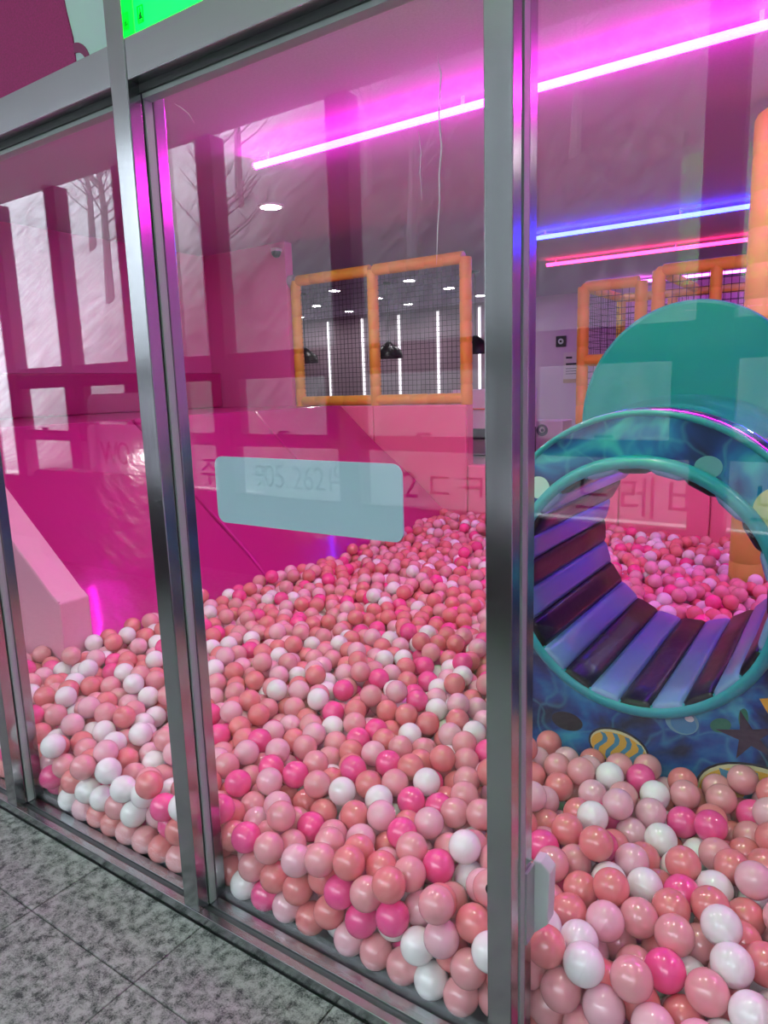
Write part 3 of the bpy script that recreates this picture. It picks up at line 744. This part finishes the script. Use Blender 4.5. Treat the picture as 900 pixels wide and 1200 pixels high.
def slide_z(x): return ZT + (ZBm - ZT) * (x - XT) / (XBm - XT)
inside = lambda P: (P[:, 0] < XBm + RB) & (P[:, 1] > 1.60 - RB)
tun = lambda P: (P[:, 0] > TX0 - RB) & (P[:, 0] < TX1 + RB) & (P[:, 1] > YT0 - RB * .9) & (P[:, 1] < YT1 + RB)
ypost = lambda P: (P[:, 0] + .475) ** 2 + (P[:, 1] - 4.2) ** 2 < (.09 + RB) ** 2
on_slide = (P_[:, 0] < XBm + RB) & (P_[:, 1] > 1.75 + RB) & (P_[:, 2] < slide_z(P_[:, 0] - RB) + .03)
on_par = (P_[:, 0] < -2.80 + RB) & (P_[:, 1] > 1.60 - RB) & (P_[:, 1] < 1.75 + RB)
keep &= ~(on_slide | on_par | tun(P_) | ypost(P_))
P_ = P_[keep]
def pairs(P, cut):
    c = np.floor(P / cut).astype(np.int64); c -= c.min(0); dim = c.max(0) + 3
    key = (c[:, 0] * dim[1] + c[:, 1]) * dim[2] + c[:, 2]
    order = np.argsort(key); sk = key[order]; I, J = [], []
    for ox in (-1, 0, 1):
        for oy in (-1, 0, 1):
            for oz in (-1, 0, 1):
                off = (ox * dim[1] + oy) * dim[2] + oz
                if off < 0: continue
                lo = np.searchsorted(sk, key + off, 'left'); hi = np.searchsorted(sk, key + off, 'right')
                cnt = hi - lo
                for q in range(int(cnt.max()) if len(cnt) else 0):
                    a = np.where(cnt > q)[0]; bq = order[lo[a] + q]
                    ok = (a < bq) if off == 0 else np.ones(len(a), bool)
                    I.append(a[ok]); J.append(bq[ok])
    return np.concatenate(I), np.concatenate(J)
for it in range(90):
    if it % 5 == 0: I, J = pairs(P_, 2 * RB * 1.25)
    P_[:, 2] -= .0016 if it < 70 else .0004
    for sub in range(2):
        d = P_[J] - P_[I]; l = np.linalg.norm(d, axis=1) + 1e-9; ov = 2 * RB - l; mk = ov > 0
        mv = d[mk] / l[mk][:, None] * (ov[mk] * .42)[:, None]
        np.add.at(P_, I[mk], -mv); np.add.at(P_, J[mk], mv)
    P_[:, 2] = np.maximum(P_[:, 2], zbase(P_[:, 1]))
    ymin = np.where(P_[:, 0] < -1.38, YG + .008 + RB, YG + .03 + RB)
    for a_, b_ in px: ymin = np.where((P_[:, 0] > a_ - RB * .8) & (P_[:, 0] < b_ + RB * .8), YB + .008 + RB, ymin)
    P_[:, 1] = np.clip(P_[:, 1], ymin, YP - RB)
    P_[:, 0] = np.clip(P_[:, 0], -3.8, .8)
    # slide surface
    q = (P_[:, 1] > 1.75) & (P_[:, 0] < XBm + .06)
    nrm = np.array([ZT - ZBm, XBm - XT]); nrm = nrm / np.linalg.norm(nrm)
    dist = (P_[:, 0] - XBm) * nrm[0] + (P_[:, 2] - ZBm) * nrm[1]
    pen = np.where(q, np.maximum(0, RB + .004 - dist), 0); P_[:, 0] += pen * nrm[0]; P_[:, 2] += pen * nrm[1]
    low = q & (P_[:, 2] < ZBm); P_[low, 0] = np.maximum(P_[low, 0], XBm + RB)
    # parapet
    q = (P_[:, 0] < -2.81 + RB) & (P_[:, 1] > 1.60 - RB) & (P_[:, 1] < 1.68); P_[q, 1] = 1.60 - RB
    q = (P_[:, 0] < -2.81 + RB) & (P_[:, 1] >= 1.68) & (P_[:, 1] < 1.75 + RB); P_[q, 0] = -2.81 + RB
    # tunnel
    q = tun(P_)
    if q.any():
        a = P_[q]; dl = a[:, 0] - (TX0 - RB); dr = (TX1 + RB) - a[:, 0]; df = a[:, 1] - (YT0 - RB * .9); dbk = (YT1 + RB) - a[:, 1]
        w4 = np.argmin(np.stack([dl, dr, df, dbk]), axis=0)
        a[w4 == 0, 0] = TX0 - RB; a[w4 == 1, 0] = TX1 + RB; a[w4 == 2, 1] = YT0 - RB * .9; a[w4 == 3, 1] = YT1 + RB; P_[q] = a
# drop what lies buried below the third layer
P_ = P_[(P_[:, 2] > hs(P_[:, 0], P_[:, 1]) - .20) | (P_[:, 1] < 1.42)]
NB = len(P_)
# which balls show largest in the picture
cv = (P_ - np.array([0, 0, H])) @ RW          # camera coordinates
dep = -cv[:, 2]; u = (450 + F * cv[:, 0] / dep) / 2; v = (600 - F * cv[:, 1] / dep) / 2; rp = F * RB / dep / 2
W2, H2 = 450, 600; zb = np.full((H2, W2), 1e9); ib = np.full((H2, W2), -1)
for i in np.argsort(dep):
    if dep[i] < .3: continue
    x0, x1 = int(max(0, u[i] - rp[i])), int(min(W2 - 1, u[i] + rp[i])); y0, y1 = int(max(0, v[i] - rp[i])), int(min(H2 - 1, v[i] + rp[i]))
    if x0 > x1 or y0 > y1: continue
    yy, xx = np.mgrid[y0:y1 + 1, x0:x1 + 1]
    mk = ((xx + .5 - u[i]) ** 2 + (yy + .5 - v[i]) ** 2 <= rp[i] ** 2 + .3) & (ib[y0:y1 + 1, x0:x1 + 1] < 0)
    ib[y0:y1 + 1, x0:x1 + 1][mk] = i
ib[:, 284:310] = -1                                # the tall post
for r_ in range(H2): c_ = int((127 + .0892 * r_ * 2) / 2); ib[r_, max(0, c_):c_ + 22] = -1
cnt = np.bincount(ib[ib >= 0].ravel(), minlength=NB)
big = set(np.argsort(-cnt)[:298].tolist())
# colours
KIN = ['salmon', 'rose', 'pale', 'hot', 'white']
kind = rng.choice(5, NB, p=[.30, .26, .19, .10, .15])
word = {'salmon': 'salmon red', 'rose': 'dusty rose', 'pale': 'pale pink', 'hot': 'hot pink', 'white': 'white'}
protos = {}
def sphere(name, m, sub):
    bm = bmesh.new(); bmesh.ops.create_icosphere(bm, subdivisions=sub, radius=RB)
    for f_ in bm.faces: f_.smooth = True
    me = bpy.data.meshes.new(name); bm.to_mesh(me); bm.free(); me.materials.append(MATS[m]); return me
for kx in KIN: protos[kx] = sphere('ball_' + kx, 'ball_' + kx, 4)
cells = {}
for i in sorted(big):
    uu, vv = u[i] * 2, v[i] * 2; pl = 160 + .0892 * vv
    if uu < pl: bay, a0, a1, t0, t1 = 'left', 20, pl, 720, 1030
    elif uu < 595: bay, a0, a1, t0, t1 = 'middle', pl + 40, 568, 780, 1190
    else: bay, a0, a1, t0, t1 = 'right', 622, 900, 830, 1200
    cx_ = min(2, max(0, int(3 * (uu - a0) / (a1 - a0)))); cz_ = min(2, max(0, int(3 * (vv - t0) / (t1 - t0))))
    cells.setdefault((bay, cx_, cz_, int(kind[i])), []).append(i)
order_w = ['leftmost', 'second from left', 'third from left', 'fourth from left', 'fifth from left', 'sixth from left', 'seventh from left', 'eighth from left', 'ninth from left', 'tenth from left', 'eleventh from left', 'twelfth from left']
for (bay, cx_, cz_, kk), ids in cells.items():
    kx = KIN[kk]
    zone = '%s %s' % (['upper', 'mid-height', 'lower'][cz_], ['left', 'centre', 'right'][cx_])
    ids.sort(key=lambda q: u[q])
    for r_, i in enumerate(ids):
        o = bpy.data.objects.new('plastic_ball', protos[kx]); COL.objects.link(o); o.location = P_[i]
        if len(ids) == 1: lab = 'the only large %s plastic ball %s in the %s pane' % (word[kx], zone, bay)
        elif r_ == len(ids) - 1: lab = '%s plastic ball, rightmost of those %s in the %s pane' % (word[kx], zone, bay)
        else: lab = '%s plastic ball, %s of those %s in the %s pane' % (word[kx], order_w[r_], zone, bay)
        tag(o, lab, 'ball', 'plastic balls near the glass')
rest = [i for i in range(NB) if i not in big]
def tmpl(sub):
    bm = bmesh.new(); bmesh.ops.create_icosphere(bm, subdivisions=sub, radius=RB)
    bm.verts.ensure_lookup_table(); vs = np.array([t.co[:] for t in bm.verts]); fs = np.array([[t.index for t in f_.verts] for f_ in bm.faces]); bm.free(); return vs, fs
T2, T3 = tmpl(2), tmpl(3)
VV, FF, MI = [], [], []; k = 0
for i in rest:
    vs, fs = T3 if P_[i][1] < 3.3 else T2
    VV.append(vs + P_[i]); FF.append(fs + k); MI.append(np.full(len(fs), kind[i])); k += len(vs)
VV = np.concatenate(VV); FF = np.concatenate(FF); MI = np.concatenate(MI)
me = bpy.data.meshes.new('plastic_balls')
me.vertices.add(len(VV)); me.vertices.foreach_set('co', VV.ravel())
me.loops.add(FF.size); me.loops.foreach_set('vertex_index', FF.ravel().astype(np.int32))
me.polygons.add(len(FF)); me.polygons.foreach_set('loop_start', np.arange(0, FF.size, 3, dtype=np.int32))
for kx in KIN: me.materials.append(MATS['ball_' + kx])
me.polygons.foreach_set('material_index', MI.astype(np.int32)); me.polygons.foreach_set('use_smooth', np.ones(len(FF), bool))
me.update(calc_edges=True); me.validate()
bo = bpy.data.objects.new('plastic_balls', me); COL.objects.link(bo)
tag(bo, 'pit full of small pink, rose and white plastic balls farther from the glass', 'balls', kind='stuff')
print('BALLS', NB, 'rest', len(rest), 'tris', len(FF))
